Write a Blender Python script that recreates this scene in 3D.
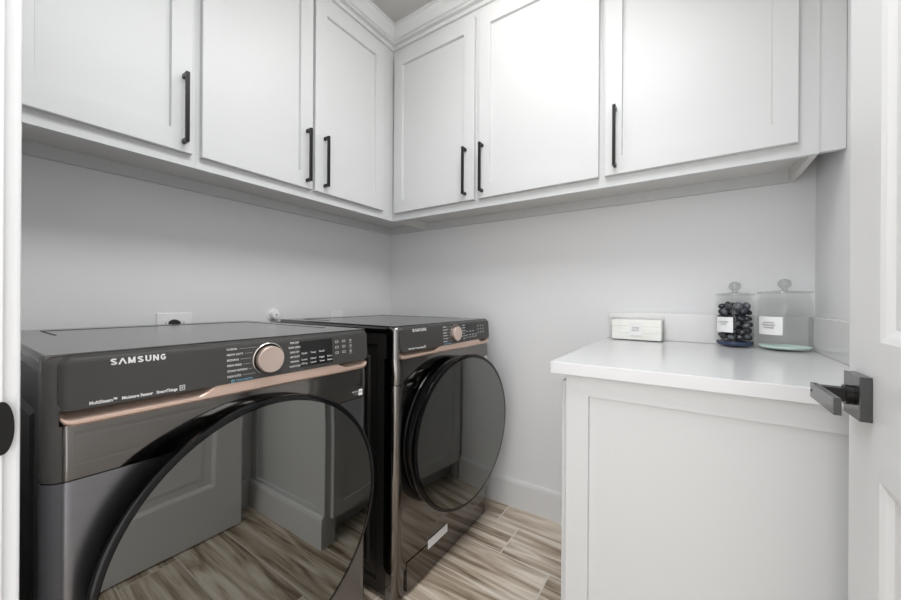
import bpy, bmesh, math, random
from mathutils import Vector, Matrix
for o in list(bpy.data.objects): bpy.data.objects.remove(o, do_unlink=True)
SC = bpy.context.scene
COL = SC.collection
PI = math.pi
random.seed(4)

# ------------------------------------------------------------------ camera
cam = bpy.data.cameras.new('camera')
cam.sensor_fit = 'HORIZONTAL'; cam.sensor_width = 36.0
cam.lens = 356.95 / 901 * 36; cam.clip_start = 0.01
camo = bpy.data.objects.new('camera', cam); COL.objects.link(camo)
Rv = Vector((0.82955392, 0.55839859, 0.00559541)); Uv = Vector((-0.0045527, -0.00325685, 0.99998433))
Fv = Vector((-0.558408, 0.829566, 0.00016))
m = Matrix(((Rv.x, Uv.x, -Fv.x, 1.6575), (Rv.y, Uv.y, -Fv.y, -1.7462), (Rv.z, Uv.z, -Fv.z, 1.078), (0, 0, 0, 1)))
camo.matrix_world = m
SC.camera = camo

# ------------------------------------------------------------------ light and exposure
w = bpy.data.worlds.new('world'); SC.world = w; w.use_nodes = True
w.node_tree.nodes['Background'].inputs[0].default_value = (0.985, 0.99, 1.0, 1)
w.node_tree.nodes['Background'].inputs[1].default_value = 1.3

def area(name, loc, target, sx, sy, power, color=(1, 1, 1), shape='RECTANGLE', spread=None):
    l = bpy.data.lights.new(name, 'AREA'); l.shape = shape; l.size = sx; l.size_y = sy
    l.energy = power; l.color = color
    if spread: l.spread = spread
    o = bpy.data.objects.new(name, l); COL.objects.link(o); o.location = loc
    d = Vector(target) - Vector(loc)
    o.rotation_euler = d.to_track_quat('-Z', 'Y').to_euler()
    return o
area('ceiling_fill', (1.36, -1.2, 2.480), (0.9, -1.0, 1.0), 0.75, 0.7, 10.5, (0.97, 0.988, 1.0), spread=math.radians(140))  # added soft fill just under the ceiling, no fixture there
area('hall_fill', (1.3, -3.3, 1.15), (1.1, -0.6, 1.75), 1.7, 1.5, 7.5, (1.0, 0.995, 0.985))  # added soft fill through the doorway, tilted up to reach the crown

SC.view_settings.view_transform = 'Standard'
SC.view_settings.look = 'None'
SC.view_settings.gamma = 1
SC.view_settings.use_curve_mapping = False
SC.view_settings.exposure = 0.66

# ------------------------------------------------------------------ materials
def lin(c): return tuple((x / 255 / 12.92 if x / 255 <= 0.04045 else ((x / 255 + 0.055) / 1.055) ** 2.4) for x in c) + (1,)
def mat(name, rgb, rough=0.5, metal=0.0, ior=1.5, coat=0.0, bump=None, aniso=0, noise=None):
    mm = bpy.data.materials.new(name); mm.use_nodes = True
    nt = mm.node_tree; b = nt.nodes['Principled BSDF']
    b.inputs['Base Color'].default_value = lin(rgb)
    b.inputs['Roughness'].default_value = rough
    b.inputs['Metallic'].default_value = metal
    b.inputs['IOR'].default_value = ior
    b.inputs['Coat Weight'].default_value = coat
    b.inputs['Coat Roughness'].default_value = 0.05
    if bump:
        tc = nt.nodes.new('ShaderNodeTexCoord'); n = nt.nodes.new('ShaderNodeTexNoise'); bp = nt.nodes.new('ShaderNodeBump')
        mp = nt.nodes.new('ShaderNodeMapping'); mp.inputs['Scale'].default_value = bump[2] if len(bump) > 2 else (1, 1, 1)
        n.inputs['Scale'].default_value = bump[0]; bp.inputs['Strength'].default_value = bump[1]; bp.inputs['Distance'].default_value = 0.002
        nt.links.new(tc.outputs['Object'], mp.inputs[0]); nt.links.new(mp.outputs[0], n.inputs['Vector'])
        nt.links.new(n.outputs[0], bp.inputs['Height']); nt.links.new(bp.outputs[0], b.inputs['Normal'])
    if noise:  # (scale vector, amount)
        tc = nt.nodes.new('ShaderNodeTexCoord'); n = nt.nodes.new('ShaderNodeTexNoise'); n.inputs['Detail'].default_value = 6
        mp = nt.nodes.new('ShaderNodeMapping'); mp.inputs['Scale'].default_value = noise[0]
        n.inputs['Scale'].default_value = 1
        mx = nt.nodes.new('ShaderNodeMix'); mx.data_type = 'RGBA'
        c = lin(rgb); a = noise[1]
        mx.inputs[6].default_value = tuple(x * (1 - a) for x in c[:3]) + (1,)
        mx.inputs[7].default_value = tuple(min(1, x * (1 + a)) for x in c[:3]) + (1,)
        nt.links.new(tc.outputs['Object'], mp.inputs[0]); nt.links.new(mp.outputs[0], n.inputs['Vector'])
        nt.links.new(n.outputs[0], mx.inputs[0]); nt.links.new(mx.outputs[2], b.inputs['Base Color'])
    return mm

M = {}
M['wall'] = mat('wall_paint', (229, 229, 230), 0.75, bump=(220, 0.06))
M['ceiling'] = mat('ceiling_paint', (186, 184, 182), 0.85)
M['trim'] = mat('trim_enamel', (221, 221, 221), 0.35)
M['cab'] = mat('cabinet_enamel', (206, 207, 207), 0.42, bump=(60, 0.02))
M['cabin'] = mat('cabinet_underside', (212, 211, 208), 0.6)
M['quartz'] = mat('white_quartz', (212, 212, 213), 0.18, noise=((3, 3, 3), 0.035))
M['quartz2'] = mat('grey_quartz', (222, 222, 221), 0.2, noise=((14, 14, 14), 0.05))
M['black'] = mat('black_metal', (30, 29, 28), 0.32, 0.6)
M['leverblack'] = mat('polished_black', (24, 24, 24), 0.2, 0.0, 1.75)
M['body'] = mat('graphite_side', (112, 110, 107), 0.3, 0.85)
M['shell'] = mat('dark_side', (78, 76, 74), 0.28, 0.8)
M['gloss'] = mat('graphite_gloss', (122, 119, 116), 0.09, 1.0)
M['brushed'] = mat('graphite_brushed', (134, 134, 138), 0.26, 1.0, noise=((2, 2, 420), 0.10))
M['top'] = mat('graphite_top', (118, 116, 114), 0.17, 1.0)
M['panel'] = mat('panel_satin', (62, 61, 59), 0.42, 0.1)
M['screen'] = mat('screen_gloss', (26, 26, 26), 0.12)
M['rose'] = mat('rose_gold', (222, 194, 178), 0.36, 0.6, noise=((3, 1, 500), 0.05))
M['rosedk'] = mat('rose_gold_recess', (202, 170, 150), 0.4, 0.7)
M['knob'] = mat('brushed_rose_metal', (226, 205, 194), 0.3, 0.8)
M['chrome'] = mat('bright_metal', (220, 212, 206), 0.18, 1.0)
M['ring'] = mat('black_gloss', (7, 7, 8), 0.09, 0.0, 1.42)
M['rubber'] = mat('black_rubber', (14, 14, 14), 0.7)
M['ink'] = mat('white_ink', (225, 225, 225), 0.5)
M['ink2'] = mat('grey_ink', (165, 165, 165), 0.5)
M['inkblue'] = mat('blue_ink', (120, 175, 200), 0.5)
M['inkdark'] = mat('dark_ink', (110, 110, 112), 0.6)
M['paper'] = mat('paper_label', (240, 240, 240), 0.6)
M['plastic'] = mat('white_plastic', (240, 240, 240), 0.35)
M['cream'] = mat('cream_roll', (246, 246, 241), 0.7)
M['aqua'] = mat('aqua_powder', (214, 236, 230), 0.8, bump=(300, 0.3))
M['navy'] = mat('navy_liquid', (45, 62, 95), 0.25)
M['pod'] = mat('dark_pod', (40, 41, 50), 0.2, ior=1.6)
M['podb'] = mat('grey_pod', (84, 87, 94), 0.25, ior=1.6)
M['dark'] = mat('dark_gap', (16, 16, 16), 0.8)
M['drum'] = mat('drum_steel', (150, 150, 150), 0.3, 0.9)

def glass(name, tint, refl_ior, rough=0.0, add=0.0):
    mm = bpy.data.materials.new(name); mm.use_nodes = True; nt = mm.node_tree
    for n in list(nt.nodes):
        if n.type != 'OUTPUT_MATERIAL': nt.nodes.remove(n)
    out = [n for n in nt.nodes][0]
    t = nt.nodes.new('ShaderNodeBsdfTransparent'); t.inputs[0].default_value = tint
    g = nt.nodes.new('ShaderNodeBsdfGlossy'); g.inputs['Roughness'].default_value = rough; g.inputs[0].default_value = (0.955, 0.965, 0.925, 1)
    lw = nt.nodes.new('ShaderNodeLayerWeight'); lw.inputs[0].default_value = 0.5
    pw = nt.nodes.new('ShaderNodeMath'); pw.operation = 'POWER'; pw.inputs[1].default_value = 4.0
    f = nt.nodes.new('ShaderNodeMath'); f.operation = 'MULTIPLY_ADD'; f0 = ((refl_ior - 1) / (refl_ior + 1)) ** 2
    f.inputs[1].default_value = (1 - f0) * (0.7 if refl_ior > 1.45 else 0.2); f.inputs[2].default_value = f0; f.use_clamp = True
    nt.links.new(lw.outputs['Facing'], pw.inputs[0]); nt.links.new(pw.outputs[0], f.inputs[0])
    mx = nt.nodes.new('ShaderNodeMixShader')
    nt.links.new(f.outputs[0], mx.inputs[0]); nt.links.new(t.outputs[0], mx.inputs[1]); nt.links.new(g.outputs[0], mx.inputs[2])
    nt.links.new(mx.outputs[0], out.inputs[0])
    return mm
M['jarglass'] = glass('jar_glass', (1.0, 1.0, 1.0, 1), 1.2)
M['rimglass'] = glass('thick_jar_glass', (0.82, 0.83, 0.822, 1), 1.7)
M['acrylic'] = glass('clear_acrylic', (0.985, 0.987, 0.985, 1), 1.25)
M['doorglass'] = glass('smoked_glass', (0.12, 0.125, 0.115, 1), 2.75, 0.008)

def floor_mat():
    mm = bpy.data.materials.new('wood_look_tile'); mm.use_nodes = True; nt = mm.node_tree; b = nt.nodes['Principled BSDF']
    N = nt.nodes.new; L = nt.links.new
    def math_(op, a, c=None, clamp=False):
        n = N('ShaderNodeMath'); n.operation = op; n.use_clamp = clamp
        for i, v in enumerate((a, c)):
            if v is None: continue
            if isinstance(v, (int, float)): n.inputs[i].default_value = v
            else: L(v, n.inputs[i])
        return n.outputs[0]
    tc = N('ShaderNodeTexCoord'); sp = N('ShaderNodeSeparateXYZ'); L(tc.outputs['Object'], sp.inputs[0])
    x, y = sp.outputs[0], sp.outputs[1]
    W_, LEN, G = 0.2, 1.2, 0.003
    yy = math_('DIVIDE', math_('ADD', y, 0.16), W_)
    row = math_('FLOOR', yy); n_ = math_('MULTIPLY', row, -1)
    joint = math_('ADD', math_('ADD', math_('MULTIPLY', n_, 0.0645), math_('MULTIPLY', math_('MULTIPLY', n_, n_), 0.0495)), 0.873)
    xx = math_('DIVIDE', math_('SUBTRACT', x, joint), LEN)
    colu = math_('FLOOR', xx)
    fy = math_('FRACT', yy); fx = math_('FRACT', xx)
    def edge(f, size):
        d = math_('MINIMUM', f, math_('SUBTRACT', 1.0, f))
        return math_('LESS_THAN', math_('MULTIPLY', d, size), G)
    grout = math_('MAXIMUM', edge(fy, W_), edge(fx, LEN))
    seed = math_('ADD', math_('MULTIPLY', row, 7.13), math_('MULTIPLY', colu, 3.71))
    cx = N('ShaderNodeCombineXYZ'); L(math_('ADD', math_('MULTIPLY', x, 1.3), seed), cx.inputs[0]); L(math_('MULTIPLY', y, 13), cx.inputs[1]); L(seed, cx.inputs[2])
    n1 = N('ShaderNodeTexNoise'); n1.inputs['Scale'].default_value = 1.6; n1.inputs['Detail'].default_value = 5; n1.inputs['Distortion'].default_value = 0.9; L(cx.outputs[0], n1.inputs['Vector'])
    cx2 = N('ShaderNodeCombineXYZ'); L(math_('ADD', math_('MULTIPLY', x, 5), seed), cx2.inputs[0]); L(math_('MULTIPLY', y, 110), cx2.inputs[1]); L(seed, cx2.inputs[2])
    n2 = N('ShaderNodeTexNoise'); n2.inputs['Scale'].default_value = 1.0; n2.inputs['Detail'].default_value = 3; L(cx2.outputs[0], n2.inputs['Vector'])
    v = math_('ADD', math_('MULTIPLY', n1.outputs[0], 0.8), math_('MULTIPLY', n2.outputs[0], 0.2))
    r = N('ShaderNodeValToRGB'); L(v, r.inputs[0])
    els = r.color_ramp.elements
    els[0].position = 0.36; els[0].color = lin((122, 104, 86)); els[1].position = 0.66; els[1].color = lin((236, 226, 212))
    e = els.new(0.45); e.color = lin((174, 157, 138)); e = els.new(0.54); e.color = lin((208, 194, 177))
    mx = N('ShaderNodeMix'); mx.data_type = 'RGBA'; L(grout, mx.inputs[0]); L(r.outputs[0], mx.inputs[6]); mx.inputs[7].default_value = lin((222, 214, 204))
    L(mx.outputs[2], b.inputs['Base Color'])
    b.inputs['Roughness'].default_value = 0.34
    bp = N('ShaderNodeBump'); bp.inputs['Strength'].default_value = 0.4; bp.inputs['Distance'].default_value = 0.002
    L(math_('SUBTRACT', 1.0, grout), bp.inputs['Height']); L(bp.outputs[0], b.inputs['Normal'])
    return mm
M['floor'] = floor_mat()

# ------------------------------------------------------------------ mesh helpers
def link(name, bm, material, parent=None, smooth=False, kind=None):
    me = bpy.data.meshes.new(name)
    bmesh.ops.recalc_face_normals(bm, faces=bm.faces)
    bm.to_mesh(me); bm.free()
    me.materials.append(M[material] if isinstance(material, str) else material)
    if smooth:
        for p in me.polygons: p.use_smooth = True
        me.set_sharp_from_angle(angle=math.radians(35))
    o = bpy.data.objects.new(name, me); COL.objects.link(o)
    if parent: o.parent = parent
    if kind: o['kind'] = kind
    return o
def box(bm, x0, x1, y0, y1, z0, z1, bev=0.0, seg=2):
    mtx = Matrix.Translation(((x0 + x1) / 2, (y0 + y1) / 2, (z0 + z1) / 2)) @ Matrix.Diagonal((abs(x1 - x0), abs(y1 - y0), abs(z1 - z0), 1))
    t = bmesh.new(); bmesh.ops.create_cube(t, size=1.0, matrix=mtx)
    if bev: bmesh.ops.bevel(t, geom=t.edges[:], offset=bev, segments=seg, affect='EDGES', profile=0.5)
    merge(bm, t)
def merge(bm, t, mtx=None):
    if mtx is not None: bmesh.ops.transform(t, matrix=mtx, verts=t.verts)
    me = bpy.data.meshes.new('tmp'); t.to_mesh(me); t.free(); bm.from_mesh(me); bpy.data.meshes.remove(me)
def B(*a, **k):
    bm = bmesh.new(); box(bm, *a, **k); return bm
def lathe(bm, prof, n=48, mtx=None, closed=False):
    """prof: list of (r, z); revolve about z."""
    t = bmesh.new(); rings = []
    for r, z in prof:
        if r < 1e-6: rings.append([t.verts.new((0, 0, z))])
        else: rings.append([t.verts.new((r * math.cos(2 * PI * i / n), r * math.sin(2 * PI * i / n), z)) for i in range(n)])
    pairs = list(zip(rings, rings[1:])) + ([(rings[-1], rings[0])] if closed else [])
    for a, b in pairs:
        for i in range(n):
            j = (i + 1) % n
            if len(a) == 1 and len(b) == 1: continue
            if len(a) == 1: t.faces.new((a[0], b[i], b[j]))
            elif len(b) == 1: t.faces.new((a[i], a[j], b[0]))
            else: t.faces.new((a[i], a[j], b[j], b[i]))
    merge(bm, t, mtx)
def prism(bm, pts, axis, a, b):
    """pts 2D polygon extruded along axis ('x','y','z') from a to b."""
    t = bmesh.new()
    def P(p, h):
        return {'x': (h, p[0], p[1]), 'y': (p[0], h, p[1]), 'z': (p[0], p[1], h)}[axis]
    v0 = [t.verts.new(P(p, a)) for p in pts]; v1 = [t.verts.new(P(p, b)) for p in pts]
    t.faces.new(v0); t.faces.new(v1[::-1])
    for i in range(len(pts)):
        j = (i + 1) % len(pts); t.faces.new((v0[i], v0[j], v1[j], v1[i]))
    merge(bm, t)
def face_x(t): return Matrix.Translation(t) @ Matrix.Rotation(PI / 2, 4, 'Y')     # lathe axis -> +x
def shaker(w, h, th=0.02, stile=0.057, rail=0.066, depth=0.012, bev=0.0015, rail2=None):
    """door in local XZ, front face toward -Y at y=-th, back at y=0; origin at lower left."""
    t = bmesh.new()
    rt = rail2 or rail
    def ring(x0, x1, z0, z1, y): return [t.verts.new(p) for p in ((x0, y, z0), (x1, y, z0), (x1, y, z1), (x0, y, z1))]
    rs = [ring(0, w, 0, h, 0), ring(0, w, 0, h, -th + bev), ring(bev, w - bev, bev, h - bev, -th),
          ring(stile, w - stile, rail, h - rt, -th),
          ring(stile + .0022, w - stile - .0022, rail + .0022, h - rt - .0022, -th + depth)]
    for a, b in zip(rs, rs[1:]):
        for i in range(4):
            j = (i + 1) % 4; t.faces.new((a[i], a[j], b[j], b[i]))
    t.faces.new(rs[-1]); t.faces.new(rs[0][::-1])
    return t
def place(o, loc, rz=0): o.location = loc; o.rotation_euler = (0, 0, rz); return o
def empty(name, loc, rz=0):
    o = bpy.data.objects.new(name, None); COL.objects.link(o); o.empty_display_size = 0.05
    return place(o, loc, rz)
def tag(o, label=None, cat=None, group=None, kind=None):
    if label: o['label'] = label
    if cat: o['category'] = cat
    if group: o['group'] = group
    if kind: o['kind'] = kind
    return o
def glyphs(name, s, size, material, parent, loc, rot, align='LEFT', width=None, bold=0.0, thick=0.0002, space=1.0):
    cu = bpy.data.curves.new(name, 'FONT'); cu.body = s; cu.size = size; cu.align_x = align; cu.align_y = 'CENTER'
    cu.extrude = thick; cu.offset = bold; cu.resolution_u = 3; cu.space_character = space
    o = bpy.data.objects.new('tmp_text', cu); COL.objects.link(o)
    dg = bpy.context.evaluated_depsgraph_get(); dg.update()
    me = bpy.data.meshes.new_from_object(o.evaluated_get(dg))
    bpy.data.objects.remove(o, do_unlink=True)
    if width and len(me.vertices):
        xs = [v.co.x for v in me.vertices]; k = width / (max(xs) - min(xs)); x0 = min(xs)
        for v in me.vertices: v.co.x = (v.co.x - x0) * k + (0 if align == 'LEFT' else -width / 2)
    me.materials.clear(); me.materials.append(M[material])
    t = bpy.data.objects.new(name, me); COL.objects.link(t); t.parent = parent; t.location = loc; t.rotation_euler = rot
    return t
RX = (PI / 2, 0, PI / 2)          # writing read from +x
RF = (PI / 2, 0, 0)               # writing read from -y

# ------------------------------------------------------------------ room
W, FR, H = 2.018, -1.70, 2.52     # right wall x, front wall inner face y, ceiling
S = 'structure'
link('floor', B(-0.12, W + 0.12, -4.6, 0.12, -0.06, 0), 'floor', kind=S)
link('ceiling', B(-0.12, W + 0.12, FR - 0.12, 0.12, H, H + 0.06), 'ceiling', kind=S)
link('wall_left', B(-0.12, 0, FR - 0.12, 0.12, 0, H), 'wall', kind=S)
link('wall_back', B(0, W, 0, 0.12, 0, H), 'wall', kind=S)
link('wall_right', B(W, W + 0.12, FR - 0.12, 0.12, 0, H), 'wall', kind=S)
JX, HX, DT = 1.042, 1.878, 2.05   # doorway: strike jamb face, hinge jamb face, head
bm = bmesh.new()
box(bm, 0, JX - 0.019, FR - 0.12, FR, 0, H); box(bm, HX + 0.019, W, FR - 0.12, FR, 0, H); box(bm, JX - 0.019, HX + 0.019, FR - 0.12, FR, DT + 0.019, H)
link('wall_front', bm, 'wall', kind=S)
# baseboards
def base_profile(t=0.015, h=0.143): return [(0, 0), (t, 0), (t, h - 0.02), (t - 0.003, h - 0.008), (t - 0.008, h), (0, h)]
bm = bmesh.new(); prism(bm, [(-a, z) for a, z in base_profile()], 'x', 0.015, 1.37)
link('baseboard_back', bm, 'trim', kind=S)
bm = bmesh.new(); prism(bm, base_profile(), 'y', FR, 0)
link('baseboard_left', bm, 'trim', kind=S)
bm = bmesh.new(); prism(bm, [(W - a, z) for a, z in base_profile()], 'y', FR, -0.786)
link('baseboard_right', bm, 'trim', kind=S)
# door frame: jamb lining, stop, room side casing
bm = bmesh.new()
box(bm, JX - 0.019, JX, FR - 0.125, FR + 0.004, 0, DT, bev=0.001); box(bm, HX, HX + 0.019, FR - 0.125, FR + 0.004, 0, DT, bev=0.001)
box(bm, JX - 0.019, HX + 0.019, FR - 0.125, FR + 0.004, DT, DT + 0.019)
box(bm, JX, JX + 0.011, FR - 0.075, FR - 0.036, 0, DT, bev=0.001); box(bm, HX - 0.011, HX, FR - 0.075, FR - 0.036, 0, DT, bev=0.001)
link('trim_1', bm, 'trim', kind=S)
bm = bmesh.new()
box(bm, JX - 0.095, JX - 0.006, FR + 0.001, FR + 0.017, 0, DT + 0.09, bev=0.003); box(bm, HX + 0.006, HX + 0.09, FR + 0.001, FR + 0.017, 0, DT + 0.09, bev=0.003)
box(bm, JX - 0.006, HX + 0.006, FR + 0.001, FR + 0.017, DT + 0.006, DT + 0.09, bev=0.003)
link('trim_2', bm, 'trim', kind=S)
# strike plate with rounded lip
bm = bmesh.new()
pts = [(-0.028, -0.0285), (0.004, -0.0285)] + [(0.004 + 0.0085 * math.sin(a), 0.0285 * -math.cos(a)) for a in [PI * k / 16 for k in range(1, 16)]] + [(0.004, 0.0285), (-0.028, 0.0285)]
prism(bm, [(FR - 0.0005 + p[0], 0.937 + p[1]) for p in pts], 'x', JX - 0.001, JX + 0.0022)
sp = link('strike_plate', bm, 'black')
tag(sp, 'black rounded latch strike plate on the white door jamb', 'strike plate')
for z in (0.916, 0.958):
    sc = bmesh.new(); lathe(sc, [(0, 0.0032), (0.003, 0.003), (0.0034, 0.0022)], 12, face_x((JX, FR - 0.013, z)))
    link('screw', sc, 'black', sp)

# ------------------------------------------------------------------ crown moulding over both cabinet runs
prof = [(0.0, 2.427), (0.010, 2.428), (0.013, 2.443), (0.021, 2.445), (0.019, 2.447), (0.028, 2.449), (0.028, 2.458), (0.025, 2.460), (0.034, 2.464), (0.037, 2.472), (0.045, 2.486), (0.056, 2.499), (0.060, 2.505), (0.060, 2.512), (0.066, 2.514), (0.066, H), (0.0, H)]
FX = 0.305                         # face frame plane
t = bmesh.new(); rows = []
for (o_, z) in prof:
    rows.append([t.verts.new((FX + o_, FR + 0.02, z)), t.verts.new((FX + o_, -FX - o_, z)), t.verts.new((W - 0.001, -FX - o_, z))])
for a, b in zip(rows, rows[1:] + rows[:1]):
    for i in range(2): t.faces.new((a[i], a[i + 1], b[i + 1], b[i]))
link('trim_3', t, 'cab', kind=S)

# ------------------------------------------------------------------ pulls and upper cabinets
def pull(parent, x, z0, z1, name='handle'):
    """vertical bar pull on a door; door local frame: front is -Y."""
    bm = bmesh.new()
    yf = -0.02
    box(bm, x - 0.0052, x + 0.0052, yf - 0.034, yf - 0.024, z0, z1, bev=0.001)
    for z in (z0 + 0.0065, z1 - 0.0065): box(bm, x - 0.005, x + 0.005, yf - 0.03, yf + 0.001, z - 0.0062, z + 0.0062, bev=0.0008)
    return link(name, bm, 'black', parent)
ZB, ZD0, ZD1, ZT = 1.506, 1.5425, 2.392, 2.515
def upper(name, loc, rz, w, doors, label, depth=0.303, end_l=False, end_r=False, filler=0.0, blind=0.0):
    """local: x along the wall, y=0 at the face frame (front toward -y), +y into the wall."""
    r = empty(name, loc, rz); tag(r, label, 'cabinet', 'white upper cabinets')
    bm = bmesh.new()
    st = 0.03
    ys = [0, 0.02]
    # face frame
    box(bm, 0, w, 0, 0.02, ZB, ZB + 0.045); box(bm, 0, w, 0, 0.02, 2.375, ZT)
    sl, sr = doors[0][0] + 0.012, doors[-1][1] - 0.012
    box(bm, 0, sl, 0, 0.02, ZB + 0.045, 2.375); box(bm, sr, w, 0, 0.02, ZB + 0.045, 2.375)
    if len(doors) > 1: mx = (doors[0][1] + doors[1][0]) / 2; box(bm, mx - .02, mx + .02, 0, 0.02, ZB + .045, 2.375)
    link('face_frame', bm, 'cab', r)
    bm = bmesh.new()
    wb = w + blind; box(bm, 0.0, wb, 0.02, depth, ZB + 0.04, ZB + 0.055)
    box(bm, 0.001, w - 0.001, 0.02, depth, 2.36, ZT)
    box(bm, 0.0, 0.017, 0.02, depth, ZB + 0.055, 2.375); box(bm, wb - 0.017, wb, 0.02, depth, ZB + 0.055, 2.375)
    if end_l: box(bm, 0.0, 0.017, 0.02, depth, ZB, ZB + 0.04)
    if end_r: box(bm, w - 0.017, w, 0.02, depth, ZB, ZB + 0.04)
    box(bm, 0.0, wb, depth - 0.006, depth, ZB + 0.055, 2.36)
    link('carcass', bm, 'cabin', r)
    bm = bmesh.new(); box(bm, 0.017 if end_l else 0.0, wb - (0.017 if end_r else 0), depth - 0.020, depth, ZB, ZB + 0.04)
    if blind: box(bm, wb - 0.020, wb, 0.0, depth - 0.020, ZB, ZB + 0.04)
    link('light_rail', bm, 'cab', r)
    for (a, b, hx) in doors:
        d = link('door', shaker(b - a, ZD1 - ZD0), 'cab', r); d.location = (a, 0, ZD0)
        pull(d, hx - a, 1.567 - ZD0, 1.785 - ZD0)
    if filler:
        bm = bmesh.new(); box(bm, w, w + filler, 0.004, 0.022, ZB + 0.004, ZT)
        link('filler_strip', bm, 'cab', r)
    return r
# left run: local x -> world +y , front -> +x : rz = +90deg maps (x,y)->(-y,x)
y0 = -1.672
upper('wall_cabinet', (FX, y0, 0), PI / 2, -1.244 - y0, [(-1.650 - y0, -1.258 - y0, -1.283 - y0)], 'white shaker upper cabinet with one door, nearest the doorway on the washer wall')
y0 = -1.2435
upper('wall_cabinet', (FX, y0, 0), PI / 2, -0.3065 - y0, [(-1.231 - y0, -0.818 - y0, -0.847 - y0), (-0.806 - y0, -0.396 - y0, -0.760 - y0)], 'white double-door upper cabinet above the two dark machines, ending at the corner', blind=0.3055)
upper('wall_cabinet', (FX + 0.0002, -FX, 0), 0, 1.379 - FX - 0.0002, [(0.329 - .306, 0.826 - .306, 0.783 - .306), (0.850 - .306, 1.368 - .306, 0.872 - .306)], 'white double-door upper cabinet on the back wall beside the corner', end_l=True)
upper('wall_cabinet', (1.3795, -FX, 0), 0, 1.962 - 1.3795, [(1.389 - 1.3795, 1.915 - 1.3795, 1.425 - 1.3795)], 'white single-door upper cabinet over the counter with the glass jars', end_r=True, filler=W - 1.9635)

# ------------------------------------------------------------------ base cabinet, worktop, splash
CX, CY = 1.378, -0.770
bc = empty('base_cabinet', ((CX + W) / 2, CY / 2, 0))
tag(bc, 'white shaker base cabinet under the quartz worktop, its end panel facing the doorway', 'cabinet')
ox, oy = -(CX + W) / 2, -CY / 2
def bl(o): o.location = (o.location[0] + ox, o.location[1] + oy, o.location[2]); return o
bm = bmesh.new(); box(bm, CX + 0.02, W - 0.002, CY + 0.021, -0.002, 0.11, 0.881); box(bm, CX + 0.08, W - 0.002, CY + 0.021, -0.002, 0.0, 0.11)
bl(link('carcass', bm, 'cab', bc))
bm = shaker(W - 0.002 - CX, 0.881, th=0.02, stile=0.058, rail=0.16, rail2=0.053, depth=0.008)
o = link('end_panel', bm, 'cab', bc); o.location = (CX, CY + 0.02, 0); bl(o)
bm = bmesh.new(); prism(bm, [(CY - a, z) for a, z in base_profile(0.014)], 'x', CX, W - 0.002); bl(link('plinth_board', bm, 'trim', bc))
bm = bmesh.new(); box(bm, CX, CX + 0.02, CY + 0.02, -0.002, 0.845, 0.881)
box(bm, CX, CX + 0.02, CY + 0.02, CY + 0.06, 0, 0.845); box(bm, CX, CX + 0.02, -0.04, -0.002, 0, 0.845); box(bm, CX, CX + 0.02, CY + 0.06, -0.04, 0.69, 0.71); box(bm, CX, CX + 0.02, CY + 0.06, -0.04, 0.105, 0.135)
bl(link('face_frame', bm, 'cab', bc))
def front(name, ya, yb, z0, z1, hz, hy=None, flat=False):
    """front on the -x face; local x runs toward -y."""
    w_ = yb - ya
    d = link(name, shaker(w_, z1 - z0, rail=0.03 if flat else 0.057, stile=0.03 if flat else 0.057, depth=0.008), 'cab', bc)
    d.location = (CX, yb, z0); d.rotation_euler = (0, 0, -PI / 2); bl(d)
    if hy is not None: pull(d, yb - hy, hz[0] - z0, hz[1] - z0)
    else:
        bm = bmesh.new(); c = w_ / 2; yf = -0.02; zz = (z1 - z0) / 2
        box(bm, c - 0.1, c + 0.1, yf - 0.034, yf - 0.024, zz - 0.005, zz + 0.005, bev=0.001)
        for s in (-1, 1): box(bm, c + s * 0.094 - .006, c + s * 0.094 + .006, yf - 0.03, yf + 0.001, zz - 0.005, zz + 0.005)
        link('handle', bm, 'black', d)
front('door', CY + 0.032, -0.405, 0.125, 0.855, (0.60, 0.81), hy=-0.437)
front('door', -0.399, -0.022, 0.125, 0.855, (0.60, 0.81), hy=-0.368)

wt = link('worktop', B(1.342, W - 0.001, -0.7924, -0.001, 0.882, 0.914, bev=0.002), 'quartz')
tag(wt, 'white quartz worktop slab on the base cabinet by the door', 'worktop')
bs = link('backsplash', B(1.353, W - 0.001, -0.021, -0.001, 0.9145, 1.027, bev=0.0015), 'quartz2')
tag(bs, 'low grey-white quartz upstand along the back wall behind the jars', 'backsplash')
bs = link('backsplash', B(W - 0.021, W - 0.001, -0.78, -0.0215, 0.9145, 1.027, bev=0.0015), 'quartz2')
tag(bs, 'low grey-white quartz upstand on the right wall beside the open door', 'backsplash')

# ------------------------------------------------------------------ the open door
DX = 1.876
d = empty('door_1', (DX, -0.886, 0)); d['kind'] = S
DW, DH = 0.797, 2.03
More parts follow.
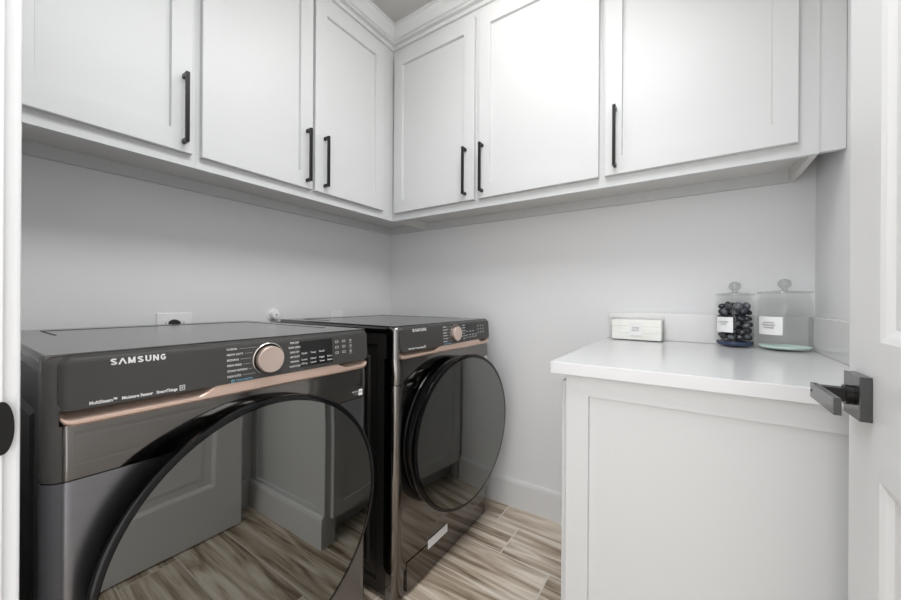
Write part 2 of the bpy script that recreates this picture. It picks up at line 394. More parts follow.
# local: x toward -y world (rz=-90), front face (-Y local) toward -x world
d.rotation_euler = (0, 0, -PI / 2)
t = bmesh.new()
th = 0.035
def panel_door(t):
    st, zs = 0.115, [(0.235, 0.83), (1.022, 1.90)]
    xs = [0, st, DW - st, DW]; zz = [0.008, zs[0][0], zs[0][1], zs[1][0], zs[1][1], DH]
    for side, y in ((-1, 0.0), (1, th)):
        vg = [[t.verts.new((x, y, z)) for z in zz] for x in xs]
        for i in range(3):
            for j in range(5):
                if i == 1 and j in (1, 3):
                    prev = [vg[i][j], vg[i + 1][j], vg[i + 1][j + 1], vg[i][j + 1]]
                    for ins, dep in ((0.008, 0.003), (0.018, 0.009), (0.045, 0.009), (0.062, 0.004)):
                        x0, x1, z0, z1 = xs[1] + ins, xs[2] - ins, zz[j] + ins, zz[j + 1] - ins
                        yy = y - side * dep
                        cur = [t.verts.new(p) for p in ((x0, yy, z0), (x1, yy, z0), (x1, yy, z1), (x0, yy, z1))]
                        for k in range(4): t.faces.new((prev[k], prev[(k + 1) % 4], cur[(k + 1) % 4], cur[k]))
                        prev = cur
                    t.faces.new(prev)
                else: t.faces.new((vg[i][j], vg[i + 1][j], vg[i + 1][j + 1], vg[i][j + 1]))
        if side == -1: front_g = vg
        else:
            a, b = front_g, vg
            def loop(g): return [g[i][0] for i in range(4)] + [g[3][j] for j in range(1, 6)] + [g[i][5] for i in (2, 1, 0)] + [g[0][j] for j in (4, 3, 2, 1)]
            la, lb = loop(a), loop(b)
            for k in range(len(la)): t.faces.new((la[k], la[(k + 1) % len(la)], lb[(k + 1) % len(la)], lb[k]))
panel_door(t)
link('door_leaf', t, 'trim', d, kind=S)
hd = empty('door_handle', (0, 0, 0)); hd.parent = d; hd['kind'] = S; hd['label'] = 'black square-rose lever handle'
RXC, RZ = 0.061, 0.936
link('rose', B(RXC - 0.0325, RXC + 0.0325, -0.0135, 0.0, RZ - 0.0325, RZ + 0.0325, bev=0.0008), 'leverblack', hd, kind=S)
bm = bmesh.new(); box(bm, RXC - 0.010, RXC + 0.010, -0.052, -0.0135, RZ - 0.010, RZ + 0.010, bev=0.001)
lathe(bm, [(0, 0), (0.015, 0), (0.015, -0.008), (0, -0.008)], 24, Matrix.Translation((RXC, -0.0135, RZ)) @ Matrix.Rotation(-PI / 2, 4, 'X'))
link('neck', bm, 'black', hd, kind=S)
bm = bmesh.new(); box(bm, RXC - 0.0115, RXC + 0.103, -0.0565, -0.0485, RZ - 0.0118, RZ + 0.0118, bev=0.0006)
link('lever', bm, 'leverblack', hd, kind=S)
bm = bmesh.new(); lathe(bm, [(0, 0.0005), (0.0018, 0.0005), (0.0018, -0.0002)], 12, Matrix.Translation((RXC - 0.004, -0.0565, RZ)) @ Matrix.Rotation(PI / 2, 4, 'X')); link('privacy_hole', bm, 'dark', hd, kind=S)
# hinges on the jamb
for z in (0.25, 1.02, 1.8):
    bm = bmesh.new(); lathe(bm, [(0, -0.045), (0.006, -0.045), (0.006, 0.045), (0, 0.045)], 12, Matrix.Translation((DW + 0.004, 0.042, z)))
    link('hinge', bm, 'black', d, kind=S)

# ------------------------------------------------------------------ ceiling light
cl = empty('ceiling_light', (1.08, -0.74, H)); tag(cl, 'unseen ceiling light in the middle of the laundry room, its round globe form assumed', 'light')  # lamp stands where shadows put it; globe form made up to light the crown
bm = bmesh.new(); lathe(bm, [(0, 0), (0.075, 0), (0.075, -0.012), (0.045, -0.022), (0.045, -0.045), (0, -0.045)], 48); link('canopy', bm, 'trim', cl, True)
em = bpy.data.materials.new('lamp_globe'); em.use_nodes = True; b = em.node_tree.nodes['Principled BSDF']
b.inputs['Emission Color'].default_value = (1, 0.985, 0.965, 1); b.inputs['Emission Strength'].default_value = 12
bm = bmesh.new(); lathe(bm, [(0.1 * math.sin(PI * k / 24), -0.135 + 0.1 * math.cos(PI * k / 24) * 0.9) for k in range(25)], 48); link('globe', bm, em, cl, True)

# ------------------------------------------------------------------ washer and dryer
MW = 0.692
def sheet(bm, y0, y1, z0, z1, ny, nz, fx, back):
    """closed slab with a shaped front x = fx(y,z) (fx may return (x, y, z)) and flat back."""
    t = bmesh.new(); G = []
    for i in range(ny + 1):
        row = []
        for j in range(nz + 1):
            y = y0 + (y1 - y0) * i / ny; z = z0 + (z1 - z0) * j / nz
            p = fx(y, z); row.append(t.verts.new(p if isinstance(p, tuple) else (p, y, z)))
        G.append(row)
    for i in range(ny):
        for j in range(nz): t.faces.new((G[i][j], G[i + 1][j], G[i + 1][j + 1], G[i][j + 1]))
    loop = [G[i][0] for i in range(ny + 1)] + [G[ny][j] for j in range(1, nz + 1)] + [G[i][nz] for i in range(ny - 1, -1, -1)] + [G[0][j] for j in range(nz - 1, 0, -1)]
    bl_ = [t.verts.new((back, v.co.y, v.co.z)) for v in loop]
    for k in range(len(loop)):
        j = (k + 1) % len(loop); t.faces.new((loop[k], loop[j], bl_[j], bl_[k]))
    t.faces.new(bl_)
    merge(bm, t)
HW = MW / 2
def plan(y, r=0.028, x=0.812, bulge=0.006):
    """front plan curve: slight bulge with rounded ends."""
    u = abs(y); c = HW - r
    d_ = 0 if u <= c else r - math.sqrt(max(0, r * r - (u - c) ** 2))
    return x - bulge * (y / HW) ** 2 - d_
X0 = 0.43
def machine(name, yc, label, ajar, texts, cat, plug=False):
    r = empty(name, (X0, yc, 0)); tag(r, label, cat)
    L = lambda n, bm, m_, p=r, s=True: link(n, bm, m_, p, smooth=s)
    sh = Matrix.Translation((-X0, 0, 0))
    def fin(bm): bmesh.ops.transform(bm, matrix=sh, verts=bm.verts); return bm
    # shell with pressed side panels
    t = bmesh.new(); bmesh.ops.create_cube(t, size=1, matrix=Matrix.Translation((0.4175, 0, 0.4875)) @ Matrix.Diagonal((0.715, MW - 0.004, 0.935, 1)))
    bmesh.ops.bevel(t, geom=[e for e in t.edges if abs(e.verts[0].co.z - e.verts[1].co.z) > 0.5], offset=0.02, segments=4, affect='EDGES')
    sides = [f for f in t.faces if abs(f.normal.y) > 0.95 and f.calc_area() > 0.3]
    for f in sides:
        q = bmesh.ops.inset_individual(t, faces=[f], thickness=0.055, depth=0)
        vs = f.verts[:]
        es = [e for e in f.edges]
        bmesh.ops.inset_individual(t, faces=[f], thickness=0.012, depth=-0.007)
        bmesh.ops.inset_individual(t, faces=[f], thickness=0.05, depth=0)
        bmesh.ops.inset_individual(t, faces=[f], thickness=0.012, depth=0.007)
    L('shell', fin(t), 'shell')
    # top frame, sits over the shell
    bm = bmesh.new(); t = bmesh.new(); bmesh.ops.create_cube(t, size=1, matrix=Matrix.Translation((0.4225, 0, 0.9705)) @ Matrix.Diagonal((0.735, MW, 0.0275, 1)))
    bmesh.ops.bevel(t, geom=[e for e in t.edges if abs(e.verts[0].co.z - e.verts[1].co.z) > 0.02], offset=0.004, segments=2, affect='EDGES')
    bmesh.ops.bevel(t, geom=[e for e in t.edges if e.verts[0].co.z > 0.98 and e.verts[1].co.z > 0.98 and not (e.verts[0].co.x > 0.785 and e.verts[1].co.x > 0.785)], offset=0.012, segments=5, affect='EDGES')
    merge(bm, t)
    tf = L('top_cover', fin(bm), 'top')
    bm = bmesh.new()
    box(bm, 0.146, 0.152, -0.268, 0.29, 0.9838, 0.9852)
    box(bm, 0.152, 0.34, -0.268, -0.264, 0.9838, 0.9850); box(bm, 0.152, 0.66, 0.286, 0.29, 0.9838, 0.9850)
    L('lid_seam', fin(bm), 'dark', tf, False)
    # front: control panel, strip, upper panel, lower panel
    PZ0, PZ1 = 0.893, 0.981
    PI_ = 0.015
    def fp(y, z):
        x = plan(y, 0.03, 0.818) + 0.006 * (PZ1 - z) / 0.09
        k = (z - (PZ1 - 0.010)) / 0.010
        if k > 0: x -= 0.010 * (1 - math.sqrt(max(0, 1 - k * k)))
        # rounded upper and lower corners in elevation
        rr = 0.016; yy = y; zz = z
        c = HW - PI_ - rr
        if abs(y) > c:
            for zc, sgn in ((PZ1 - rr, 1), (PZ0 + rr, -1)):
                if sgn * (z - zc) > 0:
                    dy, dz = (abs(y) - c) / rr, abs(z - zc) / rr
                    mxv = max(dy, dz); ln = math.hypot(dy, dz)
                    if ln > 0: yy = math.copysign(c + dy * mxv / ln * rr, y); zz = zc + sgn * dz * mxv / ln * rr
        return (x, yy, zz)
    bm = bmesh.new(); sheet(bm, -HW + PI_, HW - PI_, PZ0, PZ1, 120, 22, fp, 0.77)
    cp = L('control_panel', fin(bm), 'panel')
    # corner pieces either side of the panel, and a backing behind it
    def fe(y, z):
        x = plan(y, 0.03, 0.814)
        k = (z - 0.966) / 0.0155
        if k > 0: x -= 0.0155 * (1 - math.sqrt(max(0, 1 - min(1, k) ** 2)))
        return x
    for sy in (-1, 1):
        a_, b_ = sorted((sy * (HW - 0.0002), sy * (HW - 0.034)))
        bm = bmesh.new(); sheet(bm, a_, b_, 0.8925, 0.9812, 40, 24, fe, 0.762)
        a_, b_ = sorted((sy * (HW - 0.0002), sy * (HW - 0.0172))); sheet(bm, a_, b_, 0.8670, 0.8925, 24, 2, fe, 0.762)
        L('front_corner', fin(bm), 'top')
    bm = bmesh.new(); box(bm, 0.755, 0.784, -HW + 0.034, HW - 0.034, 0.868, 0.955); L('panel_backing', fin(bm), 'rosedk')
    # rose gold strip with two finger scoops
    SZ0, SZ1 = 0.8655, 0.8925
    def fs(y, z):
        v = (z - SZ0) / (SZ1 - SZ0)
        c = HW - 0.018 - 0.02
        zz = z
        if abs(y) > c:                       # lower ends sweep up
            q = (abs(y) - c) / 0.02
            low = 0.012 * (1 - math.sqrt(max(0, 1 - q * q)))
            zz = SZ0 + low + (SZ1 - SZ0 - low) * v
        x = plan(y, 0.03, 0.822)
        def scoop(a, b, e):                  # a<b in y, e = slanted end run
            s = min(1, max(0, (b - e * (1 - v) - y) / 0.012)) if a < 0 else min(1, max(0, (y - a - e * (1 - v)) / 0.012))
            return s
        s1 = scoop(-HW, -0.105, 0.035)
        s2 = scoop(0.215, HW, 0.04)
        s = max(s1, s2 * 0.8)
        k = max(0, (v - 0.38) / 0.62)
        x -= 0.030 * s * min(1, k * 1.0)
        x -= 0.004 * (1 - min(1, v / 0.15))
        return (x, y, zz)
    bm = bmesh.new(); sheet(bm, -HW + 0.018, HW - 0.018, SZ0, SZ1, 170, 18, fs, 0.77)
    L('trim_strip', fin(bm), 'rose')
    # upper glossy front panel
    RC, ZC = 0.312, 0.541
    bm = bmesh.new(); sheet(bm, -HW + 0.001, HW - 0.001, 0.7755, 0.8665, 80, 6, lambda y, z: plan(y, 0.03, 0.8115) + 0.004 * math.sin(PI * min(1, (z - 0.7755) / 0.091)), 0.75)
    L('upper_front_panel', fin(bm), 'gloss')
    def fl(y, z):
        x = plan(y, 0.03, 0.8115)
        rr = math.hypot(y, z - ZC)
        k = max(0.0, min(1, (rr - RC + 0.01) / 0.05))
        low = max(0, 0.26 - z)
        return x - 0.0 * k
    bm = bmesh.new(); sheet(bm, -HW + 0.001, HW - 0.001, 0.105, 0.7735, 80, 60, fl, 0.75)
    L('lower_front_panel', fin(bm), 'brushed' if not ajar else 'gloss')
    bm = bmesh.new(); sheet(bm, -HW + 0.004, HW - 0.004, 0.012, 0.1025, 60, 2, lambda y, z: plan(y, 0.03, 0.806), 0.75)
    L('kick_panel', fin(bm), 'gloss')
    # little filter hatch and its paper label, low on the left
    if ajar:
        bm = bmesh.new(); sheet(bm, -HW + 0.06, -HW + 0.20, 0.02, 0.125, 10, 6, lambda y, z: plan(y, 0.03, 0.8145), 0.80)
        hp = L('filter_hatch', fin(bm), 'gloss')
        bm = bmesh.new(); box(bm, 0.8125, 0.8155, -0.165, -0.035, 0.108, 0.140); o = L('paper_label', fin(bm), 'paper', r, False); o['label'] = 'white paper sticker'
    for sy in (-1, 1):
        for xx in (0.12, 0.74):
            bm = bmesh.new(); lathe(bm, [(0, 0), (0.022, 0), (0.024, 0.012), (0.014, 0.014), (0.014, 0.03), (0, 0.03)], 20, Matrix.Translation((xx, sy * 0.28, 0)))
            L('foot', fin(bm), 'rubber')
    tb = 0.028 if not ajar else 0.010
    # bezel on the body round the door opening
    bm = bmesh.new(); lathe(bm, [(RC - 0.085, 0.800), (RC - tb, 0.800), (RC - tb, 0.808), (RC - tb - 0.002, 0.8150), (RC - tb - 0.008, 0.8165), (RC - 0.07, 0.8165), (RC - 0.085, 0.812)], 96,
                            Matrix.Translation((0, 0, ZC)) @ Matrix.Rotation(PI / 2, 4, 'Y'), closed=True)
    L('door_bezel', fin(bm), 'ring')
    # drum seen through the glass
    bm = bmesh.new(); lathe(bm, [(0.225, 0.825), (0.205, 0.80), (0.205, 0.50), (0, 0.50)], 64, Matrix.Translation((0, 0, ZC)) @ Matrix.Rotation(PI / 2, 4, 'Y'))
    # door: pivot at the left (hinge) side
    piv = empty('door', (0.822 - X0, -RC + 0.006, ZC)); piv.parent = r
    piv.rotation_euler = (0, 0, -math.radians(ajar))
    T = Matrix.Translation((0, RC - 0.006, 0)) @ Matrix.Rotation(PI / 2, 4, 'Y')
    bm = bmesh.new(); lathe(bm, [(RC - 0.05, -0.004), (RC - tb - 0.002, -0.004), (RC - tb * 0.7, 0.006), (RC - tb * 0.4, 0.018), (RC - tb * 0.12, 0.030), (RC, 0.039), (RC - 0.0015, 0.0445), (RC - 0.006, 0.0465), (RC - 0.013, 0.0465), (RC - 0.014, 0.040), (RC - 0.05, 0.030)], 128, T, closed=True)
    L('door_ring', bm, 'ring', piv)
    bm = bmesh.new(); lathe(bm, [(0, 0.0475), (RC - 0.060, 0.0472), (RC - 0.0142, 0.0465), (RC - 0.0142, 0.0415), (0, 0.041)], 128, T)
    L('door_glass', bm, 'doorglass', piv)
    bm = bmesh.new(); lathe(bm, [(RC - 0.041, 0.004), (RC - 0.041, 0.032), (RC - 0.075, 0.030), (0.175, 0.022), (0.170, 0.004)], 96, T, closed=True)
    L('inner_ring', bm, 'panel', piv)
    bm = bmesh.new(); lathe(bm, [(0, -0.012), (0.12, -0.008), (0.17, 0.004), (0.17, 0.010), (0.12, -0.002), (0, -0.006)], 64, T)
    L('glass_bowl', bm, 'screen', piv)
    # dial
    KY, KZ = -HW + 0.357, 0.935
    fxp = lambda y, z: fp(y, z)[0] - X0
    kn = empty('dial', (fxp(KY, KZ), KY, KZ)); kn.parent = r
    R2 = Matrix.Rotation(PI / 2, 4, 'Y')
    bm = bmesh.new(); lathe(bm, [(0, -0.004), (0.0385, -0.004), (0.0385, 0.001), (0.0375, 0.002), (0.0365, 0.002), (0.0365, 0.0012), (0, 0.001)], 64, R2); L('dial_ring', bm, 'chrome', kn)
    bm = bmesh.new(); lathe(bm, [(0, 0.001), (0.0363, 0.001), (0.0360, 0.0016), (0, 0.0016)], 64, R2); L('dial_base', bm, 'ring', kn)
    bm = bmesh.new(); lathe(bm, [(0, 0.0016), (0.0315, 0.0016), (0.0310, 0.0125), (0.0298, 0.0140), (0.006, 0.0145), (0, 0.0145)], 64, R2); L('dial_cap', bm, 'knob', kn)
    # screen
    bm = bmesh.new(); sheet(bm, -HW + 0.438, -HW + 0.540, 0.903, 0.968, 12, 4, lambda y, z: fp(y, z)[0] + 0.0008, 0.80)
    scn = L('display', fin(bm), 'screen')
    # writing
    def put(n, s, size, m_, y, z, par=r, align='LEFT', width=None, bold=0.0, space=1.0):
        yl = -HW + y
        yy = yl + (width or 0) / 2 if align == 'LEFT' else yl
        slope = (fp(yy + .01, z)[0] - fp(yy - .01, z)[0]) / 0.02
        return glyphs(n, s, size, m_, par, (fxp(yl, z) + 0.0013, yl, z), (PI / 2 - 0.066, 0, PI / 2 - math.atan(slope)), align, width, bold, space=space)
    bm = bmesh.new(); hh, sw, st_ = 0.0112, 0.0092, 0.00255
    def arc(cx, cy, rx, ry, a0, a1, n=8): return [(cx + rx * math.cos(math.radians(a0 + (a1 - a0) * i / n)), cy + ry * math.sin(math.radians(a0 + (a1 - a0) * i / n))) for i in range(n + 1)]
    e = st_ / 2 / sw; f = st_ / 2 / hh
    Sg = arc(.5, .75, .5 - e, .25 - f * .6, 20, 180, 6) + [(e, .68)] + arc(.5, .25, .5 - e, .25 - f * .6, 60, -160, 8)
    Sg = arc(.5, .74, .5 - e, .26 - f, 25, 200, 8) + arc(.5, .26, .5 - e, .26 - f, 20, -155, 8)
    glyph = {'S': [Sg], 'A': [[(.0, 0), (.5, 1 - f * .6), (1., 0)]], 'M': [[(e, 0), (e, 1)], [(e, .96), (.5, .08), (1 - e, .96)], [(1 - e, 0), (1 - e, 1)]],
             'U': [[(e, 1), (e, .35)] + arc(.5, .35, .5 - e, .35 - f, 180, 360, 8) + [(1 - e, 1)]], 'N': [[(e, 0), (e, 1)], [(e, .95), (1 - e, .05)], [(1 - e, 0), (1 - e, 1)]],
             'G': [arc(.5, .5, .5 - e, .5 - f, 45, 330, 14) + [(1 - e, .42), (.55, .42)]]}
    yl = -HW + 0.077; zl = 0.9605
    for k, ch in enumerate('SAMSUNG'):
        gw = {'A': 1.02, 'M': 1.16}.get(ch, 0.95) * sw
        for line in glyph[ch]:
            P = [(yl + p[0] * gw, zl + p[1] * hh) for p in line]
            for a_, b_ in zip(P, P[1:]):
                d_ = Vector((b_[0] - a_[0], b_[1] - a_[1])); ln = d_.length
                if ln < 1e-6: continue
                d_ /= ln; nrm = Vector((-d_.y, d_.x)) * st_ / 2; ex = d_ * (st_ * 0.16 if len(P) > 3 else 0)
                q = [(a_[0] - ex.x + nrm.x, a_[1] - ex.y + nrm.y), (b_[0] + ex.x + nrm.x, b_[1] + ex.y + nrm.y), (b_[0] + ex.x - nrm.x, b_[1] + ex.y - nrm.y), (a_[0] - ex.x - nrm.x, a_[1] - ex.y - nrm.y)]
                vs = [bm.verts.new((fxp(*c_) + 0.0006, c_[0], c_[1])) for c_ in q]; bm.faces.new(vs)
        yl += gw + 0.0026
    L('maker_name', bm, 'ink', r, False)
    put('feature_text', texts[0], 0.0078, 'ink', 0.050, 0.9005, width=texts[1], bold=0.00022)
    # square icon after the feature text
    ix = 0.050 + texts[1] + 0.004
    bm = bmesh.new(); z0, z1, ya, yb = 0.8965, 0.9065, ix - HW, ix + 0.009 - HW; tt = 0.001
    fx_ = fxp(ya, 0.90)
    box(bm, fx_, fx_ + .001, ya, yb, z0, z0 + tt); box(bm, fx_, fx_ + .001, ya, yb, z1 - tt, z1); box(bm, fx_, fx_ + .001, ya, ya + tt, z0, z1); box(bm, fx_, fx_ + .001, yb - tt, yb, z0, z1)
    box(bm, fx_, fx_ + .001, ya + .0025, yb - .0025, z0 + .0035, z0 + .0045); box(bm, fx_, fx_ + .001, ya + .0025, yb - .0025, z0 + .0058, z0 + .0068)
    L('feature_icon', bm, 'ink', r, False)
    zs = [0.9665 - 0.0118 * k for k in range(6)]
    for k, (s, wd) in enumerate(texts[2]):
        put('cycle_name', s, 0.0064, 'ink', 0.264, zs[k], width=wd)
        bm = bmesh.new(); a_ = 0.264 + wd + 0.004; e_ = 0.357 - math.sqrt(max(0.0001, 0.043 ** 2 - (zs[k] - KZ) ** 2)); e_ = max(e_, a_ + 0.002)
        f0 = fxp(a_ - HW, zs[k]); box(bm, f0, f0 + 0.0013, a_ - HW, e_ - HW, zs[k] - 0.0003, zs[k] + 0.0003); L('guide_line', bm, 'ink2', r, False)
    for k, (s, wd) in enumerate(texts[3]):
        put('cycle_name', s, 0.0064, 'ink', 0.400 + 0.024 - wd / 2, zs[k], width=wd)
    put('steam_note', texts[4], 0.0058, 'inkblue', 0.281, zs[5] - 0.0105, width=0.036)
    bm = bmesh.new(); lathe(bm, [(0.0020, 0), (0.0034, 0), (0.0034, 0.0006), (0.0020, 0.0006)], 20, Matrix.Translation((fxp(0.274 - HW, 0.897) + 0.0006, 0.275 - HW, 0.897)) @ R2, closed=True); L('steam_icon', bm, 'inkblue', r, False)
    put('small_note', texts[5], 0.0052, 'inkdark', 0.412, zs[5] - 0.0095, width=0.036)
    # display markings
    rowsD = [(0.0, ['Cycle', 'Temp', 'Soil']), (-0.016, ['Low', 'Med', 'High', 'Extra']), (-0.026, ['Dry', 'Level', 'Time', 'Select'])]
    for dz, ws in rowsD:
        for k, s in enumerate(ws):
            put('display_text', s, 0.0064, 'ink', 0.443 + k * 0.0265, 0.937 + dz, width=0.016)
    for a in range(3):
        for b_ in range(3):
            yb_, zb_ = 0.556 + a * 0.025, 0.957 - b_ * 0.0155
            bm = bmesh.new(); f0 = fxp(yb_ - HW, zb_) + 0.0008
            if a == 2:
                lathe(bm, [(0.0024, 0), (0.0034, 0), (0.0034, 0.0005), (0.0024, 0.0005)], 20, Matrix.Translation((f0, yb_ - HW, zb_)) @ R2, closed=True)
            else:
                for (p, q_, r_, s_) in ((-.0050, .0050, -.0030, -.0021), (-.0050, .0050, .0021, .0030), (-.0050, -.0040, -.0030, .0030), (.0040, .0050, -.0030, .0030)): box(bm, f0, f0 + .0005, yb_ - HW + p, yb_ - HW + q_, zb_ + r_, zb_ + s_)
            L('button_icon', bm, 'ink', r, False)
            if a == 2: put('button_text', ['Wrinkle', 'Signal', 'Smart', 'Time', 'Lock', 'Drum', 'Power', 'Start', 'Pause'][a * 3 + b_], 0.0040, 'ink2', yb_ - 0.0055, zb_ - 0.0068, width=0.011)
    # rating sticker under the strip at the right
    fx_ = plan(HW - 0.05, 0.03, 0.8155)
    bm = bmesh.new(); box(bm, fx_ - 0.003, fx_ + 0.0007, HW - 0.046, HW - 0.033, 0.783, 0.801); o = L('rating_sticker', fin(bm), 'paper', r, False); o['label'] = 'small white sticker'
    glyphs('sticker_text', '10', 0.009, 'dark', r, (fx_ + 0.0008 - X0, HW - 0.0445, 0.793), RX, width=0.009)
    glyphs('sticker_text', 'DIGITAL', 0.006, 'ink', r, (fx_ + 0.0010 - X0, HW - 0.072, 0.797), RX, width=0.022)
    glyphs('sticker_text', 'INVERTER', 0.004, 'ink2', r, (fx_ + 0.0010 - X0, HW - 0.066, 0.789), RX, width=0.017)
    return r
T1 = ('MultiSteam\u2122   Moisture Sensor   SmartThings', 0.123,
      [('NORMAL', .022), ('HEAVY DUTY', .034), ('BEDDING', .024), ('PERM PRESS', .030), ('STEAM REFRESH', .042), ('DELICATES', .028)],
      [('TIME DRY', .026), ('SUPER SPEED', .032), ('QUICK DRY', .026), ('AIR FLUFF', .026), ('MANUAL', .024), ('SANITIZE', .030)], 'STEAM SANITIZE', 'Cycle select')
T2 = ('VRT Plus\u2122  SmartThings', 0.085,
      [('NORMAL', .022), ('HEAVY DUTY', .034), ('BEDDING', .024), ('PERM PRESS', .030), ('TOWELS', .034), ('DELICATES', .028)],
      [('QUICK', .022), ('SPIN ONLY', .028), ('RINSE SPIN', .028), ('WOOL', .020), ('SELF CLEAN', .030), ('STEAM', .024)], 'STEAM NORMAL', 'Cycle select')
machine('clothes_dryer', -1.291, 'graphite front-loading dryer with rose gold strip, closer to the doorway, door shut', 0, T1, 'dryer')
machine('washing_machine', -0.474, 'graphite front-loading washing machine near the back wall, round door slightly ajar', 5.0, T2, 'washing machine')

# ------------------------------------------------------------------ outlets on the left wall
def outlet(yc, zc, wd, ht, label, nm='wall_outlet', plug=False, sockets=1):
    r = empty(nm, (0, yc, zc)); tag(r, label, 'outlet')
    link('cover_plate', B(0.0005, 0.006, -wd / 2, wd / 2, -ht / 2, ht / 2, bev=0.002), 'plastic', r)
    for k in range(sockets):
        yo = (k - (sockets - 1) / 2) * 0.046
        link('socket', B(0.006, 0.0075, yo - 0.0165, yo + 0.0165, -0.033, 0.033, bev=0.0006), 'plastic', r)
        bm = bmesh.new()
        for dz in (-0.018, 0.018):
            for dy in (-0.006, 0.006): box(bm, 0.0070, 0.0079, yo + dy - 0.001, yo + dy + 0.001, dz - 0.004, dz + 0.004)
        link('socket_slots', bm, 'dark', r)
    return r
outlet(-1.197, 0.966, 0.114, 0.114, 'white wall outlet plate behind the dryer near the doorway', sockets=2)
outlet(-0.433, 0.957, 0.078, 0.116, 'white wall outlet plate behind the washing machine')
pl = empty('power_plug', (0.008, -1.200, 0.978)); tag(pl, 'black rounded plug in the outlet behind the dryer', 'plug')
bm = bmesh.new(); lathe(bm, [(0, 0.03), (0.010, 0.028), (0.018, 0.018), (0.020, 0.0), (0, 0)], 24, Matrix.Rotation(PI / 2, 4, 'Y')); link('plug_body', bm, 'rubber', pl, True)
bm = bmesh.new(); lathe(bm, [(0, 0), (0.005, 0), (0.005, -0.12), (0, -0.12)], 12, Matrix.Translation((0.022, 0, -0.004))); link('cord', bm, 'rubber', pl, True)
vf = empty('gas_valve_cover', (0, -0.805, 1.004)); tag(vf, 'round white wall fitting between the two machines', 'wall fitting')
bm = bmesh.new(); lathe(bm, [(0, 0.004), (0.029, 0.004), (0.030, 0.0005), (0, 0.0005)], 32, Matrix.Rotation(PI / 2, 4, 'Y')); link('escutcheon', bm, 'plastic', vf, True)
bm = bmesh.new(); lathe(bm, [(0, 0.034), (0.010, 0.034), (0.013, 0.030), (0.019, 0.030), (0.021, 0.026), (0.021, 0.004), (0, 0.004)], 32, Matrix.Rotation(PI / 2, 4, 'Y')); link('cap', bm, 'plastic', vf, True)
bm = bmesh.new(); lathe(bm, [(0, 0.0355), (0.0035, 0.0355), (0.0035, 0.034)], 12, Matrix.Rotation(PI / 2, 4, 'Y')); link('screw', bm, 'podb', vf, True)

# ------------------------------------------------------------------ things on the worktop
TZ = 0.9142
tr = empty('acrylic_box', (1.470, -0.062, TZ), math.radians(-2)); tag(tr, 'clear acrylic box of white dryer sheets with a paper label, against the back wall', 'box')
bx, by, bz, q = 0.100, 0.036, 0.096, 0.003
bm = bmesh.new()
box(bm, -bx, bx, -by, by, 0, q); box(bm, -bx, bx, -by, -by + q, q, bz); box(bm, -bx, bx, by - q, by, q, bz); box(bm, -bx, -bx + q, -by + q, by - q, q, bz); box(bm, bx - q, bx, -by + q, by - q, q, bz)
link('tray', bm, 'acrylic', tr)
bm = bmesh.new()
for k in range(3): box(bm, -bx + 0.008, bx - 0.008, -by + 0.0045, by - 0.006, 0.0035 + k * 0.0275, 0.0308 + k * 0.0275, bev=0.002)
o = link('dryer_sheets', bm, 'cream', tr); 
link('paper_label', B(-0.024, 0.024, -by - 0.0008, -by - 0.0001, 0.022, 0.072), 'paper', tr)
glyphs('label_text', 'DRYER', 0.0085, 'inkdark', tr, (0, -by - 0.0012, 0.053), RF, 'CENTER'); glyphs('label_text', 'SHEETS', 0.0085, 'inkdark', tr, (0, -by - 0.0012, 0.043), RF, 'CENTER')

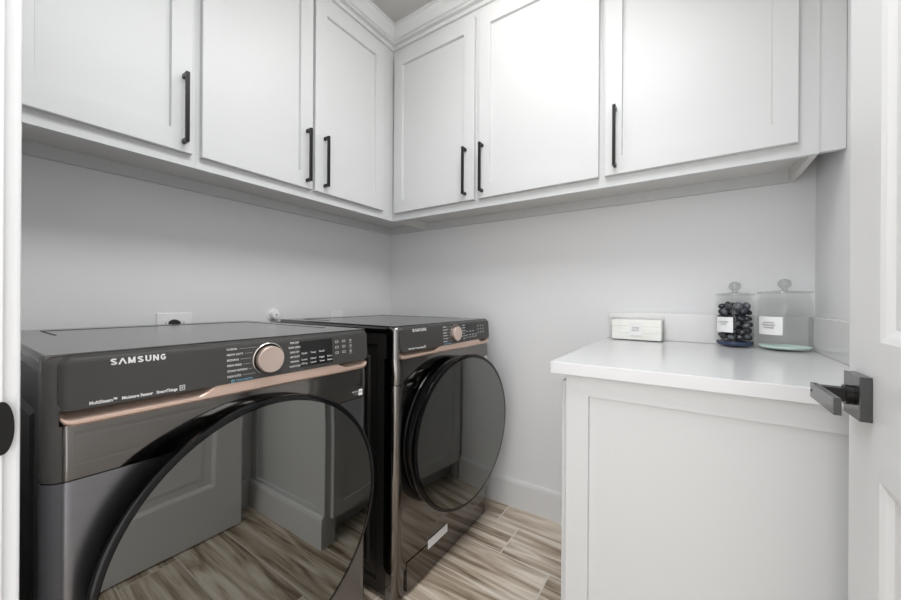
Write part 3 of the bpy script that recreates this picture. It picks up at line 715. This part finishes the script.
def jar(loc, R, H_, label, rz, lines, labz, labw):
    r = empty('glass_jar', loc, rz); tag(r, label, 'jar')
    k = 0.0028
    nk = R * 0.86
    out = [(0, 0), (R * 0.90, 0), (R * 0.985, 0.006), (R, 0.016), (R, H_ - 0.042), (R * 0.97, H_ - 0.028), (nk + 0.001, H_ - 0.016), (nk, H_ - 0.010), (nk, H_ - 0.003)]
    inn = [(nk - k, H_ - 0.003), (nk - k, H_ - 0.012), (R * 0.97 - k, H_ - 0.030), (R - k, H_ - 0.044), (R - k, 0.018), (R * 0.97 - k, 0.008), (R * .85, 0.006), (0, 0.006)]
    bm = bmesh.new(); lathe(bm, out + inn, 64); link('jar_body', bm, 'jarglass', r, True)
    bm = bmesh.new(); z = H_ - 0.0028
    lathe(bm, [(0, z), (R * 0.97, z), (R * 0.985, z + 0.003), (R * 0.97, z + 0.006), (R * 0.4, z + 0.010), (0.010, z + 0.013), (0.008, z + 0.017)] + [(0.0185 * math.sin(a), z + 0.0335 - 0.0175 * math.cos(a)) for a in [0.45 + (PI - 0.45) * i / 14 for i in range(14)]] + [(0, z + 0.051)], 48)
    lid = link('lid', bm, 'rimglass', r, True); 
    # label curved on the glass, facing local -y
    t = bmesh.new(); n = 12; R1 = R + 0.0006; a0 = labw / R1 / 2; top = []
    for i in range(n + 1):
        a = -a0 + 2 * a0 * i / n
        top.append([t.verts.new(((R1 + e) * math.sin(a), -(R1 + e) * math.cos(a), zz)) for e in (0, 0.0006) for zz in labz])
    for i in range(n):
        A, C_ = top[i], top[i + 1]
        for u, v_ in ((0, 1), (3, 2), (2, 0), (1, 3)): t.faces.new((A[u], A[v_], C_[v_], C_[u]))
    for A in (top[0], top[-1]): t.faces.new((A[0], A[1], A[3], A[2]))
    link('paper_label', t, 'paper', r)
    zc = (labz[0] + labz[1]) / 2 + 0.006
    for i, s in enumerate(lines): glyphs('label_text', s, 0.0072, 'inkdark', r, (0, -R1 - 0.0012, zc + 0.004 - i * 0.0085), RF, 'CENTER')
    return r
# the camera sees the labels turned toward the doorway's left
j1 = jar((1.791, -0.081, TZ), 0.0575, 0.189, 'glass jar full of dark detergent pods, left of the two jars', math.radians(-37), ['LAUNDRY', 'PODS'], (0.054, 0.108), 0.057)
bm = bmesh.new(); lathe(bm, [(0, 0.0065), (0.048, 0.0065), (0.0535, 0.012), (0.0540, 0.020), (0, 0.020)], 40); link('settled_powder', bm, 'navy', j1, True)
rnd = random.Random(3); pods = []
for layer in range(6):
    zc = 0.038 + layer * 0.0222
    for (rad, cnt) in ((0.0385, 9), (0.014, 3)):
        for k in range(cnt):
            if layer == 5 and rnd.random() < 0.25: continue
            a = 2 * PI * (k + 0.37 * layer + rnd.random() * 0.3) / cnt
            bm = bmesh.new(); s = rnd.uniform(0.0125, 0.0142)
            bmesh.ops.create_icosphere(bm, subdivisions=2, radius=s)
            rot = Matrix.Rotation(rnd.random() * 6, 4, 'Z') @ Matrix.Rotation(rnd.random() * 6, 4, 'X')
            bmesh.ops.transform(bm, matrix=rot @ Matrix.Diagonal((1.0, 1.0, 0.72, 1)), verts=bm.verts)
            p = link('detergent_pod', bm, 'pod' if rnd.random() < 0.8 else 'podb', None, True)
            p.location = (1.791 + rad * math.cos(a), -0.081 + rad * math.sin(a), TZ + zc + rnd.uniform(-.003, .003))
            tag(p, 'dark wrapped detergent pod in the left glass jar', 'detergent pod', 'detergent pods in the left jar')
j2 = jar((1.9225, -0.098, TZ), 0.0730, 0.195, 'glass jar with a thin layer of aqua powder, right of the two jars', math.radians(-40), ['LAUNDRY', 'DETERGENT', 'POWDER'], (0.054, 0.114), 0.072)
bm = bmesh.new(); lathe(bm, [(0, 0.0065), (0.062, 0.0065), (0.0680, 0.011), (0.0685, 0.014), (0.04, 0.017), (0, 0.015)], 40); o = link('powder', bm, 'aqua', j2, True); o['kind'] = 'stuff'
